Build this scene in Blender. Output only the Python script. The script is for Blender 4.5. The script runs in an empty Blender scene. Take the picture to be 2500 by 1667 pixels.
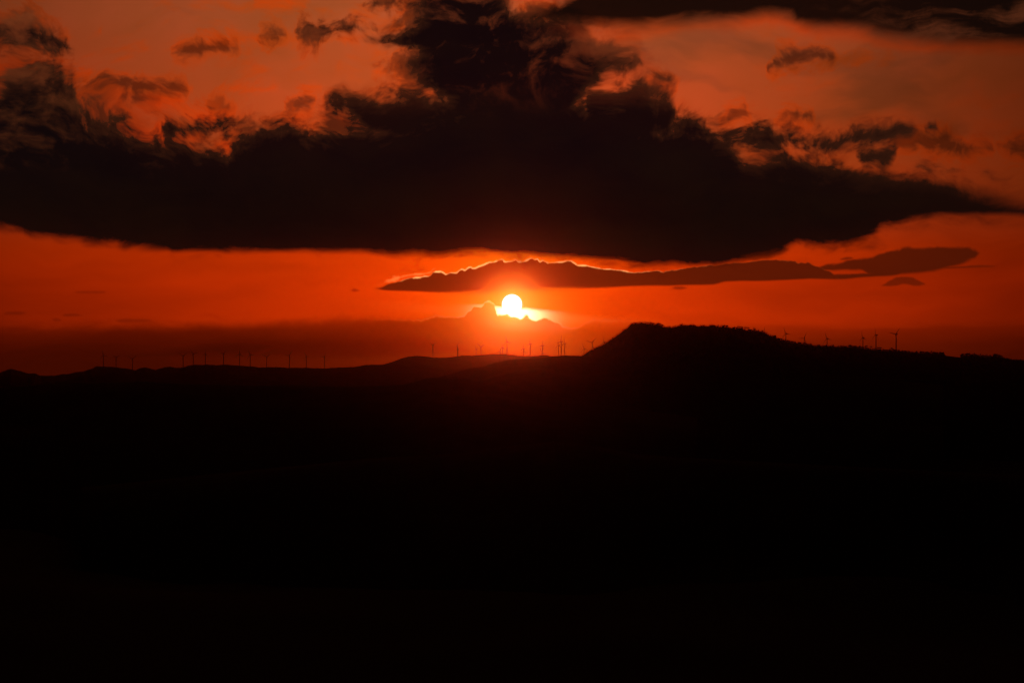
import bpy, math, random
import numpy as np

random.seed(7)
SC = bpy.context.scene
COL = SC.collection

# ------------------------------------------------------------------ camera
F = 5309.0                      # focal length in photo pixels (2500 wide)
CX, CY = 1250.0, 833.5
HOR = 925.0                     # photo row of the true horizon
PITCH = math.atan((HOR - CY) / F)
CAMZ = 400.0
cam_d = bpy.data.cameras.new('camera')
cam_d.sensor_fit = 'HORIZONTAL'
cam_d.sensor_width = 36.0
cam_d.lens = 36.0 * F / 2500.0
cam_d.clip_start = 1.0
cam_d.clip_end = 200000.0
cam = bpy.data.objects.new('camera', cam_d)
cam.location = (0, 0, CAMZ)
cam.rotation_euler = (math.pi / 2 + PITCH, 0, 0)
COL.objects.link(cam)
SC.camera = cam


def ray(px, py):
    """photo pixel -> (azimuth, elevation) in radians"""
    x, y, z = (px - CX) / F, 1.0, (CY - py) / F
    c, s = math.cos(PITCH), math.sin(PITCH)
    y, z = y * c - z * s, y * s + z * c
    return math.atan2(x, y), math.atan2(z, math.hypot(x, y))


SUN_AZ, SUN_EL = ray(1250, 743)

# ------------------------------------------------------------------ exposure
EXPO = -4.0
GAIN = 2.0 ** (-EXPO)           # scene radiance of a display value of 1
SC.view_settings.view_transform = 'Standard'
SC.view_settings.look = 'None'
SC.view_settings.exposure = EXPO
SC.view_settings.gamma = 1.0
SC.view_settings.use_curve_mapping = False
SC.cycles.max_bounces = 4
SC.cycles.volume_bounces = 0
SC.cycles.sample_clamp_indirect = 20.0
SC.cycles.use_adaptive_sampling = True
SC.cycles.adaptive_threshold = 0.004
SC.cycles.adaptive_min_samples = 32
SC.cycles.use_denoising = True

# ------------------------------------------------------------------ sky
world = bpy.data.worlds.new('World')
SC.world = world
world.use_nodes = True
NT = world.node_tree
NT.nodes.clear()


class S:
    """a node socket that can be used in arithmetic"""
    def __init__(self, sock): self.s = sock
    def __add__(a, b): return m('ADD', a, b)
    __radd__ = __add__
    def __sub__(a, b): return m('SUBTRACT', a, b)
    def __rsub__(a, b): return m('SUBTRACT', b, a)
    def __mul__(a, b): return m('MULTIPLY', a, b)
    __rmul__ = __mul__
    def __truediv__(a, b): return m('DIVIDE', a, b)
    def __neg__(a): return m('MULTIPLY', a, -1.0)


def put(sock, v):
    if isinstance(v, S): NT.links.new(v.s, sock)
    else: sock.default_value = v


def m(op, a, b=None, c=None):
    n = NT.nodes.new('ShaderNodeMath'); n.operation = op
    put(n.inputs[0], a)
    if b is not None: put(n.inputs[1], b)
    if c is not None: put(n.inputs[2], c)
    return S(n.outputs[0])


def mn(a, b): return m('MINIMUM', a, b)
def mx(a, b): return m('MAXIMUM', a, b)
def ex(a): return m('EXPONENT', a)


def sm(v, lo, hi):
    n = NT.nodes.new('ShaderNodeMapRange'); n.interpolation_type = 'SMOOTHSTEP'; n.clamp = True
    put(n.inputs['Value'], v)
    n.inputs['From Min'].default_value = lo; n.inputs['From Max'].default_value = hi
    n.inputs['To Min'].default_value = 0.0; n.inputs['To Max'].default_value = 1.0
    return S(n.outputs[0])


def lerp(a, b, t):
    n = NT.nodes.new('ShaderNodeMix'); n.data_type = 'FLOAT'; n.clamp_factor = True
    put(n.inputs[0], t); put(n.inputs[2], a); put(n.inputs[3], b)
    return S(n.outputs[0])


def vec(x, y):
    n = NT.nodes.new('ShaderNodeCombineXYZ'); put(n.inputs[0], x); put(n.inputs[1], y)
    return S(n.outputs[0])


def noise(x, y, wl, detail=6.0, rough=0.55, seed=0.0, lac=2.0, dist=0.0):
    """fractal noise in about -1..1; wl = wavelength in pixels"""
    n = NT.nodes.new('ShaderNodeTexNoise'); n.noise_dimensions = '3D'; n.normalize = True
    c = NT.nodes.new('ShaderNodeCombineXYZ')
    put(c.inputs[0], x); put(c.inputs[1], y); c.inputs[2].default_value = seed * wl
    NT.links.new(c.outputs[0], n.inputs['Vector'])
    n.inputs['Scale'].default_value = 1.0 / wl
    n.inputs['Detail'].default_value = detail
    n.inputs['Roughness'].default_value = rough
    n.inputs['Lacunarity'].default_value = lac
    n.inputs['Distortion'].default_value = dist
    return (S(n.outputs[0]) - 0.5) * 5.0


def puffs(x, y, wl, detail=2.0, seed=0.0):
    """cauliflower bumps 0..1 (1 on a puff's top)"""
    n = NT.nodes.new('ShaderNodeTexVoronoi'); n.voronoi_dimensions = '2D'; n.feature = 'F1'
    NT.links.new(vec(x + seed * 977.0, y).s, n.inputs['Vector'])
    n.inputs['Scale'].default_value = 1.0 / wl
    n.inputs['Detail'].default_value = detail
    n.inputs['Roughness'].default_value = 0.5
    n.normalize = True
    return 1.0 - S(n.outputs[0]) * 1.3


XR, Y0, Y1 = 1700.0, -1200.0, 200.0


def sky_px(p):
    a, e = ray(*p)
    return a * F, -e * F


def fcurve(sock, pts):
    n = NT.nodes.new('ShaderNodeFloatCurve')
    c = n.mapping.curves[0]
    pts = sorted(pts)
    last = None
    out = []
    for x, y in pts:
        x = min(1.0, max(0.0, x)); y = min(1.0, max(0.0, y))
        if last is not None and x - last < 0.0015: continue
        out.append((x, y)); last = x
    if out[0][0] > 0: out.insert(0, (0.0, out[0][1]))
    if out[-1][0] < 1: out.append((1.0, out[-1][1]))
    c.points[0].location = out[0]; c.points[1].location = out[-1]
    for p in out[1:-1]: c.points.new(*p)
    for p in c.points: p.handle_type = 'AUTO_CLAMPED'
    n.mapping.update()
    put(n.inputs['Value'], sock)
    return S(n.outputs[0])


K = 2500.0 / 2352.0             # traces read from the 2352 px wide view


def edge(pts, k=K):
    """traced edge: sky row as a function of azimuth"""
    q = [sky_px((x * k, y * k)) for x, y in pts]
    return fcurve(TX, [((x + XR) / (2 * XR), (y - Y0) / (Y1 - Y0)) for x, y in q]) * (Y1 - Y0) + Y0


def side(pts, k=K):
    """traced edge: sky column as a function of elevation; pts are (x, y)"""
    q = [sky_px((x * k, y * k)) for x, y in pts]
    return fcurve(TY, [((y - Y0) / (Y1 - Y0), (x + XR) / (2 * XR)) for x, y in q]) * (2 * XR) - XR


def level(sock, pts, top):
    """free 1-D curve of 0..top over azimuth (photo columns, 2352 view)"""
    return fcurve(sock, [((sky_px((x * K, 700))[0] + XR) / (2 * XR), v / top) for x, v in pts]) * top


def levely(pts, top, t=None):
    return fcurve(t or TY, [((sky_px((1250, y * K))[1] - Y0) / (Y1 - Y0), v / top) for y, v in pts]) * top


tc = NT.nodes.new('ShaderNodeTexCoord')
sp = NT.nodes.new('ShaderNodeSeparateXYZ')
NT.links.new(tc.outputs['Generated'], sp.inputs[0])
DX, DY, DZ = S(sp.outputs[0]), S(sp.outputs[1]), S(sp.outputs[2])
X = m('ARCTAN2', DX, DY) * F                    # azimuth, in photo pixels
Y = m('ARCSINE', DZ) * (-F)                     # elevation, downward, in photo pixels
TX = (X + XR) / (2 * XR)
TY = (Y - Y0) / (Y1 - Y0)
HZN = noise(X * 0.14, Y, 70.0, 5.0, 0.55, 61.0) * 12.0
SX, SY = SUN_AZ * F, -SUN_EL * F
dx, dy = X - SX, Y - SY
D = m('SQRT', dx * dx + dy * dy)                # angle from the sun

FX0, FX1 = -350.0, 450.0       # finer table for the skyline of the clouds near the sun
TF = (X - FX0) / (FX1 - FX0)


def fine(pts, base):
    q = [sky_px(p) for p in pts]
    e = fcurve(TF, [((x - FX0) / (FX1 - FX0), (y - Y0) / (Y1 - Y0)) for x, y in q]) * (Y1 - Y0) + Y0
    lo_, hi_ = max(q[0][0], FX0), min(q[-1][0], FX1)
    k = sm(X, lo_, lo_ + 20.0) * (1.0 - sm(X, hi_ - 20.0, hi_))
    return lerp(base, e, k)


# shared turbulence
wx = noise(X, Y, 300.0, 3.0, 0.5, 1.3)
wy = noise(X, Y, 300.0, 3.0, 0.5, 5.9)
XW = X + wx * 60.0
YW = Y + wy * 40.0
NA = noise(XW * 0.75, YW, 150.0, 9.0, 0.62, 2.2)            # billows
NB = noise(XW * 0.8, YW, 48.0, 7.0, 0.62, 7.7)              # shreds
NS = noise(X * 0.16, YW, 70.0, 6.0, 0.55, 4.1)              # level streaks
NF = noise(X * 0.55, YW + X * 0.12, 260.0, 5.0, 0.55, 9.4)   # high veil

# --- clear sky: brightness falls off with angle from the sun
up = sm(Y, sky_px((1250, 640))[1], sky_px((1250, 430))[1])   # note: reversed below
hi = 1.0 - sm(Y, sky_px((1250, 300))[1], sky_px((1250, 600))[1])
az_hi = level(TX, [(-400, .95), (0, 1.0), (300, 1.12), (900, 1.08), (1500, .98), (1900, .97), (2100, .82), (2352, .64), (2700, .55)], 2.0)
az_lo = level(TX, [(-400, .9), (0, .98), (800, 1.02), (1176, 1.0), (1600, .98), (2100, .92), (2352, .78), (2700, .7)], 2.0)
hz = levely([(0, 1.0), (600, 1.0), (640, 1.0), (690, .9), (730, .9), (755, .64), (775, .47), (800, .335), (830, .27), (870, .26), (900, .22), (925, .2)], 1.0, (Y + HZN - Y0) / (Y1 - Y0))
R = ex(D * (-1.0 / 870.0)) * 1.02
R = R * lerp(az_lo, az_hi * 0.97, hi) * hz
R = R * (1.0 + NF * 0.2 * hi) * (1.0 + NS * 0.14 * (1.0 - hi))
gr = levely([(0, .185), (120, .16), (250, .135), (400, .12), (530, .075), (600, .055), (720, .048), (800, .055), (870, .065)], 0.25)
br = levely([(0, .052), (120, .04), (250, .028), (400, .02), (530, .008), (600, .001), (900, .001)], 0.1)
gr = gr * (1.0 - NF * 0.12 * hi)
G = R * gr
B = R * br
# aureole
t2 = ex(D * (-1.0 / 190.0)) * 0.5
t1 = ex(D * (-1.0 / 62.0)) * 1.15
R = R + t2 + t1 * .9
G = G + t2 * 0.075 + t1 * 0.42
B = B + t1 * t1 * 0.05

NO = noise(XW * 0.42 + YW * 0.25, YW, 80.0, 6.0, 0.55, 12.6)
NG = noise(X * 0.3 - Y * 0.2, YW, 120.0, 5.0, 0.5, 15.2)
NP = noise(XW * 0.6 + YW * 0.2, YW, 34.0, 6.0, 0.6, 41.0)
pk = sm(NO + NF * .4 + NP * .5, -.1, 1.1) * hi * level(TX, [(-400, .9), (0, .9), (900, .9), (1500, .5), (2352, .45)], 1.0)
R = R * (1.0 + pk * .22); G = G * (1.0 - pk * .14); B = B * (1.0 - pk * .6)
dl = sm(NG, .1, 1.0) * hi
R = R * (1.0 - dl * .32); G = G * (1.0 - dl * .18)
SKY_R, SKY_G, SKY_B = R, G, B


def over(col, alpha):
    global R, G, B
    R, G, B = lerp(R, col[0], alpha), lerp(G, col[1], alpha), lerp(B, col[2], alpha)


def band(upper, lower, nu, nl, wu, wl):
    return mn((Y - upper - nu) / wu, (lower + nl - Y) / wl)


# --- sun disc and the bright thin cloud lit just under it
disc = 1.0 - sm(D, 20.5, 25.5)
lx = X - sky_px((1255, 765))[0]
ly = Y - sky_px((1255, 766))[1] - lx * 0.07
lk = sm(ly + NB * 2.0, -19.0, -8.0) * (1.0 - sm(ly, 20.0, 50.0))
lit = lk * ex(-(lx * lx) / (58.0 * 58.0)) * 3.2
lit2 = sm(ly + NS * 3.0, -16.0, 2.0) * (1.0 - sm(ly, 2.0, 26.0)) * ex(-m('ABSOLUTE', lx - 20.0) / 75.0) * 0.7
R = R + lit + lit2 + disc * 6.0
G = G + lit * 0.74 + lit2 * 0.36 + disc * 5.6
B = B + lit * 0.42 + lit2 * 0.07 + disc * 4.8

# --- far bank of cumulus under the sun
P1 = puffs(XW, YW, 34.0, 2.0, 1.0)
low_u = edge([(-400, 752), (0, 750), (150, 752), (400, 752), (500, 748), (650, 744), (800, 737), (870, 735), (950, 739), (1000, 732), (1055, 726), (1072, 716), (1088, 705), (1100, 702), (1112, 697), (1126, 699), (1135, 708), (1140, 722), (1158, 727), (1175, 730), (1190, 729), (1205, 733), (1240, 736), (1268, 740), (1290, 748), (1330, 753), (1355, 746), (1385, 741), (1440, 739), (1475, 742), (1520, 752), (1600, 770), (1750, 790), (1900, 800), (2352, 850), (2700, 860)])
low_u = fine([(1050, 774), (1075, 773), (1088, 772), (1107, 776), (1123, 777), (1132, 770), (1144, 764.5), (1149, 763), (1153, 753), (1161, 749), (1169, 750), (1172, 752), (1180, 745), (1188, 739), (1195, 740.6), (1203, 744), (1208, 748), (1211, 765), (1215.5, 773), (1220, 769), (1227, 769.5), (1234, 770), (1239, 769), (1243, 773), (1247, 778), (1255, 775), (1262, 777), (1270, 781), (1278, 774), (1283, 773), (1291, 776), (1299, 784), (1308, 785.5), (1318, 780), (1331, 779), (1345, 783), (1356, 788), (1364, 791), (1375, 799), (1394, 803), (1410, 802), (1423, 793), (1442, 789), (1450, 784), (1500, 786)], low_u)
low_n = (0.45 - P1) * 10.0 + (0.5 - puffs(X, Y, 15.0, 1.0, 6.0)) * 8.0 + NB * 1.2
low_far = sm(m('ABSOLUTE', X), 150.0, 420.0)
low_s = (Y - low_u - low_n - (NS * 9.0 + NA * 4.0) * low_far)
low_soft = level(TX, [(-400, 24), (600, 20), (900, 12), (1020, 7), (1070, 3.2), (1240, 3.2), (1300, 7), (1400, 12), (1600, 14), (2352, 30)], 40.0)
low_a = sm(low_s / low_soft, -1.0, 1.0)
low_op = level(TX, [(-400, .15), (0, .25), (400, .42), (800, .46), (1000, .5), (1090, .58), (1240, .56), (1300, .32), (1440, .22), (1600, .12), (2352, .1)], 1.0)
DW = m('SQRT', dx * dx * .56 + dy * dy)
bl = ex(DW * (-1.0 / 110.0)) * 1.15
bg_ = ex(DW * (-1.0 / 34.0)) * .75 + ex(DW * (-1.0 / 110.0)) * .04
over((SKY_R * 0.16 + bl, SKY_G * 0.16 + bg_, SKY_B * 0.1 + ex(DW * (-1.0 / 26.0)) * .12), mn(low_a * low_op * 1.7, 1.0))
rim = ex(-(low_s * low_s) / 3.0) * ex(D * (-1.0 / 60.0)) * 1.4
R = R + rim; G = G + rim * 0.55; B = B + rim * 0.16
# darker streak inside the bank, left of the sun
smudge = band(edge([(0, 860), (350, 815), (500, 785), (700, 775), (900, 770), (1050, 790), (1150, 860)]),
              edge([(0, 830), (400, 815), (600, 818), (800, 822), (900, 822), (1000, 815), (1150, 805)]), NS * 5.0, NS * 5.0, 16.0, 10.0)
over((SKY_R * 0.13 + bl * .6, SKY_G * 0.14, SKY_B * 0.1), sm(smudge, -1.0, 1.4) * 0.62)

# thin level streaks over the left band
st = sm(NS, 0.25, 0.9) * sm(Y, sky_px((300, 690))[1], sky_px((300, 730))[1]) * (1.0 - sm(X, -700.0, -250.0))
over((SKY_R * .5, SKY_G * .45, SKY_B), st * 0.5)


# --- lens-shaped cloud over the sun
P2 = puffs(X, Y, 26.0, 2.0, 3.0)
len_u = edge([(-400, 676), (780, 674), (860, 668), (885, 661), (920, 650), (950, 643), (985, 636), (1000, 630), (1030, 627), (1050, 622), (1075, 615), (1100, 609), (1125, 603), (1150, 601), (1180, 603), (1225, 599), (1260, 603), (1300, 603), (1335, 609), (1370, 616), (1400, 622), (1450, 629), (1500, 627), (1550, 622), (1600, 614), (1650, 608), (1700, 604), (1760, 598), (1810, 600), (1860, 606), (1890, 620), (1930, 640), (1990, 700), (2352, 760)])
len_l = edge([(-400, 600), (780, 632), (850, 655), (875, 664), (900, 666), (960, 667), (1000, 669), (1100, 670), (1176, 669), (1250, 666), (1300, 663), (1400, 659), (1450, 657), (1550, 656), (1640, 655), (1665, 649), (1760, 646), (1860, 641), (1920, 634), (1980, 615), (2352, 580)])
len_u = fine([(890, 703), (930, 704), (944, 697), (970, 688), (998, 681), (1027, 677), (1045, 675), (1052, 673), (1058, 665), (1073, 663), (1084, 667), (1088, 671), (1101, 666), (1113, 666), (1121, 661), (1129, 657), (1134, 659), (1142, 653.5), (1149.5, 652.6), (1155, 656), (1165, 652.6), (1172, 648), (1182, 646), (1188, 643), (1201, 641), (1212, 638), (1226, 634), (1232, 639), (1241, 640), (1251, 638), (1260, 634.4), (1265, 639), (1276, 640), (1287, 637), (1300, 633), (1306, 636), (1312, 634), (1318, 641), (1325, 638), (1333, 641), (1343, 642.5), (1356, 642), (1375, 639), (1388, 638), (1400, 643), (1413, 650), (1431, 648), (1440, 651), (1450, 653.6), (1497, 659), (1519, 661), (1541, 666), (1584, 664.5), (1620, 664.5), (1680, 658)], len_u)
len_n = (0.5 - P2) * 5.0 + NB * level(TX, [(0, 2.0), (1420, 2.0), (1550, 5.0), (2352, 5.0)], 10.0)
len_su = (Y - len_u - len_n)
len_s = mn(len_su / 2.0, (len_l + NS * 3.0 - Y) / level(TX, [(0, 3.5), (950, 3), (1100, 9), (1250, 9), (1400, 4), (2352, 3)], 20.0))


def lens(u, l, n=6.0, w=5.0):
    u = [(-500, 820), (u[0][0] - 25, u[0][1] + 40)] + u + [(u[-1][0] + 25, u[-1][1] + 40), (3000, 820)]
    l = [(-500, 600), (l[0][0] - 25, l[0][1] - 40)] + l + [(l[-1][0] + 25, l[-1][1] - 40), (3000, 600)]
    return mn(Y - edge(u, 1.0) - NB * n, edge(l, 1.0) + NS * n + NB * n * .4 - Y) / w


right_lens = lens([(1985, 664), (1997, 655), (2011, 648), (2084, 634), (2120, 628), (2156, 618), (2192, 610), (2265, 605), (2319, 603), (2366, 606), (2388, 614)],
                  [(1985, 663), (1997, 663), (2040, 662), (2105, 664), (2130, 675), (2192, 672), (2265, 664), (2319, 654), (2355, 641), (2388, 628)])
lower_lobe = lens([(1900, 672), (1940, 672), (2000, 671), (2060, 669), (2110, 667), (2200, 660)], [(1900, 676), (1940, 680), (1993, 682), (2048, 683), (2120, 677), (2200, 670)], 2.0, 3.0)
tail = lens([(2300, 653), (2350, 650), (2400, 648), (2433, 650)], [(2300, 657), (2350, 655), (2400, 653), (2433, 652)], 1.5, 2.5)
wisp = lens([(2150, 697), (2165, 692), (2183, 679), (2214, 676), (2243, 683), (2258, 692)], [(2150, 698), (2180, 699), (2207, 693), (2228, 697), (2245, 697), (2258, 694)], 4.0, 3.0)
dot = lens([(2052, 631), (2070, 627), (2084, 629)], [(2052, 633), (2070, 634), (2084, 631)], 2.0, 3.0)
dot2 = lens([(1640, 703), (1660, 698), (1676, 702)], [(1640, 706), (1660, 707), (1676, 704)], 2.0, 3.0)
dot3 = lens([(856, 707), (866, 705), (876, 708)], [(856, 710), (866, 712), (876, 710)], 2.0, 3.0)
len_a = mx(sm(len_s, -1.0, 1.0), mx(sm(mx(right_lens, lower_lobe), -1.0, 1.0) * .97, sm(mx(mx(tail, wisp), mx(dot, mx(dot2, dot3))), -1.0, 1.0) * .72))
gl = ex(D * (-1.0 / 33.0)) * 3.0
gg = ex(D * (-1.0 / 22.0)) * 1.5
over((0.04 + SKY_R * 0.10 + gl, 0.005 + SKY_R * 0.006 + gg, 0.001 + gg * .1), len_a * 0.97)
rimk = level(TX, [(0, 0), (895, 0), (930, .5), (1000, 1), (1300, 1), (1420, .7), (1500, .25), (1600, .05), (2352, 0)], 1.0)
rimv = sm(noise(X, Y, 24.0, 5.0, .6, 31.0), -.7, .7)
rim = ex(-(len_su * len_su) / (1.0 + rimv * 2.4)) * rimk * (.2 + rimv * 1.2)
R = R + rim; G = G + rim * 0.42; B = B + rim * 0.12
# bright shreds off its left end
shred = sm(NB - (m('ABSOLUTE', (Y - len_u + 9.0)) / 9.0), -0.55, 0.35) * level(TX, [(0, 0), (850, 0), (890, .7), (950, 1), (1010, .3), (1040, 0), (2352, 0)], 1.0)
R = R + shred * 0.4; G = G + shred * 0.14; B = B + shred * 0.03

# --- the upper deck: every dark piece is traced, joined to one field (in pixels,
#     positive inside) and torn by turbulence
DARK = (0.0044, 0.0021, 0.0014)


TXW = (X + NA * 8.0 + NB * 7.0 + XR) / (2 * XR)


def wedge(pts):
    q = [sky_px(p) for p in pts]
    return fcurve(TXW, [((x + XR) / (2 * XR), (y - Y0) / (Y1 - Y0)) for x, y in q]) * (Y1 - Y0) + Y0


def piece(u, l, ls=1.0, us=1.0):
    return mn((Y - wedge(u)) * us, (wedge(l) - Y) * ls)


def ends(u, l, d=130):
    """close a traced piece at both ends"""
    (ax, ay), (bx, by) = u[0], u[-1]
    (cx, cy), (ex_, ey) = l[0], l[-1]
    return ([(-500, ay + d), (ax - 45, ay + d)] + u + [(bx + 45, by + d), (3000, by + d)],
            [(-500, cy - d), (cx - 45, cy - d)] + l + [(ex_ + 45, ey - d), (3000, ey - d)])


def blob(u, l, ls=1.0):
    u, l = ends(u, l)
    return piece(u, l, ls)


bank_below = edge([(-500, 530), (-100, 538), (0, 548), (60, 560), (130, 574), (200, 584), (260, 592), (340, 597), (405, 598), (415, 606), (480, 609), (560, 610), (690, 613), (850, 615), (957, 622), (1010, 618), (1085, 620), (1150, 618), (1222, 622), (1330, 626), (1435, 630), (1520, 638), (1594, 646), (1670, 647), (1755, 642), (1831, 626), (1903, 614), (1950, 590), (1997, 594), (2084, 586), (2130, 574), (2150, 560), (2192, 552), (2246, 538), (2337, 530), (2482, 527), (2500, 528), (2700, 540), (3000, 545)], 1.0) - Y
bank = mn(Y - edge([(-500, 240), (-100, 220), (0, 205), (7, 197), (18, 178), (72, 166), (119, 160), (150, 158), (165, 180), (158, 215), (165, 238), (190, 252), (217, 262), (231, 285), (278, 292), (315, 318), (351, 338), (398, 350), (416, 352), (452, 352), (499, 348), (535, 366), (553, 374), (564, 356), (580, 332), (615, 314), (669, 301), (705, 297), (734, 313), (752, 317), (795, 301), (850, 297), (900, 290), (1000, 270), (1071, 230), (1200, 220), (1400, 230), (1450, 255), (1487, 262), (1540, 262), (1606, 286), (1638, 293), (1661, 280), (1722, 297), (1744, 316), (1787, 330), (1800, 360), (1813, 380), (1845, 389), (1870, 391), (1881, 380), (1910, 380), (1939, 389), (1968, 387), (1985, 402), (2033, 402), (2066, 419), (2120, 427), (2156, 429), (2192, 441), (2228, 438), (2265, 446), (2319, 450), (2355, 461), (2391, 468), (2427, 477), (2482, 489), (2500, 493), (2700, 510), (3000, 530)], 1.0), bank_below * 2.4)
column = piece([(-500, -200), (1130, -180), (1180, -100), (1225, -20), (1255, 14), (1275, 26), (1320, 26), (1380, 30), (1430, 60), (1455, 108), (1494, 126), (1530, 144), (1558, 146), (1575, 190), (1640, 300), (3000, 300)],
               [(-500, 420), (1250, 440), (1320, 420), (1380, 320), (1440, 225), (1494, 180), (1552, 160), (1575, 130), (1640, 60), (3000, 60)])


def sides(pts):
    q = [sky_px(p) for p in pts]
    return fcurve((Y + NA * 6.0 - Y0) / (Y1 - Y0), [((y - Y0) / (Y1 - Y0), (x + XR) / (2 * XR)) for x, y in q]) * (2 * XR) - XR


column = mn(column, X - sides([(1000, -200), (1000, 10), (996, 45), (970, 72), (932, 88), (930, 97), (972, 112), (990, 128), (988, 150), (998, 180), (1012, 205), (1045, 222), (1062, 245), (1066, 280), (1040, 330), (1040, 420)]))
right_knot = blob([(1430, 240), (1447, 218), (1494, 223), (1523, 214), (1550, 196), (1572, 194), (1590, 226), (1602, 231), (1636, 238), (1650, 262)], [(1430, 400), (1494, 400), (1550, 390), (1600, 370), (1636, 330), (1650, 290)])
left_knot = blob([(800, 256), (825, 240), (860, 232), (900, 242), (960, 236), (1000, 226), (1040, 232), (1080, 236)], [(800, 270), (830, 276), (860, 292), (900, 340), (960, 380), (1000, 390), (1040, 390), (1080, 390)])
streak = piece([(-500, 500), (1100, 300), (1270, 60), (1330, 26), (1390, -30), (1500, -140), (2100, -150), (2400, -90), (2500, -60), (3000, -20)],
               [(-500, -200), (1150, -60), (1240, 24), (1300, 44), (1366, 54), (1480, 60), (1560, 58), (1650, 52), (1758, 53), (1867, 43), (1935, 48), (1965, 66), (2012, 70), (2120, 74), (2156, 86), (2228, 100), (2301, 108), (2409, 108), (2500, 114), (2700, 120), (3000, 100)], 1.5)
scraps = [
    blob([(-60, 50), (0, 60), (36, 42), (72, 44), (108, 72), (150, 92), (177, 122)], [(-60, 130), (0, 117), (60, 118), (90, 120), (130, 126), (155, 130), (177, 126)]),
    blob([(740, 70), (760, 66), (800, 64), (860, 58), (890, 64), (915, 74)], [(740, 92), (760, 94), (800, 92), (860, 76), (890, 76), (915, 78)]),
    blob([(905, 5), (950, -4), (1006, -10)], [(905, 16), (950, 20), (1006, 30)]),
    blob([(405, 318), (425, 300), (455, 296), (480, 300), (510, 300), (535, 292), (560, 296), (580, 300)], [(405, 328), (425, 338), (455, 336), (480, 326), (510, 330), (535, 322), (560, 324), (580, 318)]),
    blob([(1690, 300), (1760, 318), (1838, 311), (1874, 306), (1899, 321), (1950, 332), (1997, 344), (2048, 336), (2084, 323), (2120, 312), (2167, 309), (2207, 302), (2235, 312)], [(1690, 370), (1760, 372), (1838, 370), (1885, 368), (1925, 357), (1960, 362), (1997, 370), (2048, 362), (2084, 350), (2120, 356), (2167, 344), (2207, 326), (2235, 320)]),
    blob([(2100, 372), (2125, 362), (2160, 358), (2190, 360)], [(2100, 392), (2125, 402), (2160, 400), (2190, 374)]),
    blob([(2262, 310), (2275, 302), (2288, 314)], [(2262, 318), (2275, 320), (2288, 320)]),
]
softs = [                       # thin, browner scraps
    blob([(960, 128), (985, 116), (1010, 112), (1060, 114)], [(960, 150), (985, 196), (1010, 222), (1060, 236)]),
    blob([(960, 50), (980, 20), (1000, 0)], [(960, 66), (980, 74), (1000, 80)]),
    blob([(1240, 60), (1320, 70), (1420, 96)], [(1240, 110), (1320, 118), (1420, 126)]),
    blob([(200, 206), (225, 198), (253, 188), (290, 194), (330, 199), (380, 203), (420, 205), (455, 216)], [(200, 213), (225, 217), (253, 213), (290, 212), (330, 210), (380, 214), (420, 223), (455, 225)]),
    blob([(690, 272), (705, 258), (722, 246), (745, 238), (765, 240)], [(690, 280), (705, 284), (722, 278), (745, 262), (765, 252)]),
    blob([(300, 236), (340, 232), (390, 238)], [(300, 240), (340, 244), (390, 243)]),
    blob([(430, 128), (480, 120), (530, 112), (580, 116)], [(430, 131), (480, 126), (530, 120), (580, 121)]),
    blob([(520, 262), (545, 252), (570, 258)], [(520, 272), (545, 275), (570, 270)]),
    blob([(640, 84), (670, 80), (695, 84)], [(640, 90), (670, 90), (695, 89)]),
    blob([(1876, 164), (1892, 128), (1930, 126), (1960, 136), (1990, 122), (2020, 130), (2040, 138)], [(1876, 176), (1892, 172), (1930, 166), (1960, 160), (1990, 154), (2020, 146), (2040, 142)]),
    blob([(2180, 336), (2240, 326), (2310, 322), (2330, 345), (2420, 362)], [(2180, 352), (2240, 362), (2310, 370), (2330, 372), (2420, 368)]),
    blob([(2440, 352), (2500, 344), (2600, 350)], [(2440, 366), (2500, 392), (2600, 390)]),
    blob([(1585, 205), (1620, 196), (1650, 200)], [(1585, 222), (1620, 224), (1650, 212)]),
    blob([(1760, 296), (1790, 268), (1812, 262), (1830, 285)], [(1760, 300), (1790, 296), (1812, 290), (1830, 292)]),
    blob([(1900, 290), (1940, 274), (1980, 276)], [(1900, 292), (1940, 284), (1980, 288)]),
]


def union(items, k):
    u = items[0]
    for q in items[1:]:
        n = NT.nodes.new('ShaderNodeMath'); n.operation = 'SMOOTH_MAX'
        put(n.inputs[0], u); put(n.inputs[1], q); n.inputs[2].default_value = k
        u = S(n.outputs[0])
    return u


top = 1.0 - sm(Y, sky_px((1250, 60))[1], sky_px((1250, 300))[1])
rough = level(TX, [(-400, 36), (0, 36), (300, 34), (600, 26), (900, 30), (1200, 30), (1600, 30), (1900, 20), (2150, 12), (2352, 7)], 40.0)
ND = noise(XW * .8, YW, 17.0, 5.0, .6, 51.0)
tear = (NA * 0.75 + NB * 0.95 + ND * .4)
kk = sm(bank_below, 25.0, 110.0)
lowr = level(TX, [(-400, 1.3), (0, 1.3), (350, .9), (700, .7), (1300, .9), (1650, 1.3), (1900, 1.5), (2150, .8), (2352, .5)], 2.0)
torn = lerp((NS * 24.0 + NA * 16.0 + NB * 9.0) * lowr, tear * rough, kk)
main_deck = union([bank, column, right_knot, left_knot], 14.0)
NC = noise(XW * 0.55, YW + NA * 5.0, 62.0, 8.0, 0.6, 21.3)
fragk = level(TX, [(-400, 38), (0, 38), (700, 34), (950, 40), (1500, 42), (2000, 30), (2352, 22)], 60.0)
frag = (NC - .32) * fragk + mx(main_deck, -160.0) * .30
deck = union([union([main_deck] + scraps, 10.0) + torn + 5.0, mn(frag, 14.0)], 6.0)
strk = streak + NS * 14.0 + NA * 12.0
soft = union(softs, 6.0) + tear * 22.0
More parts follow.
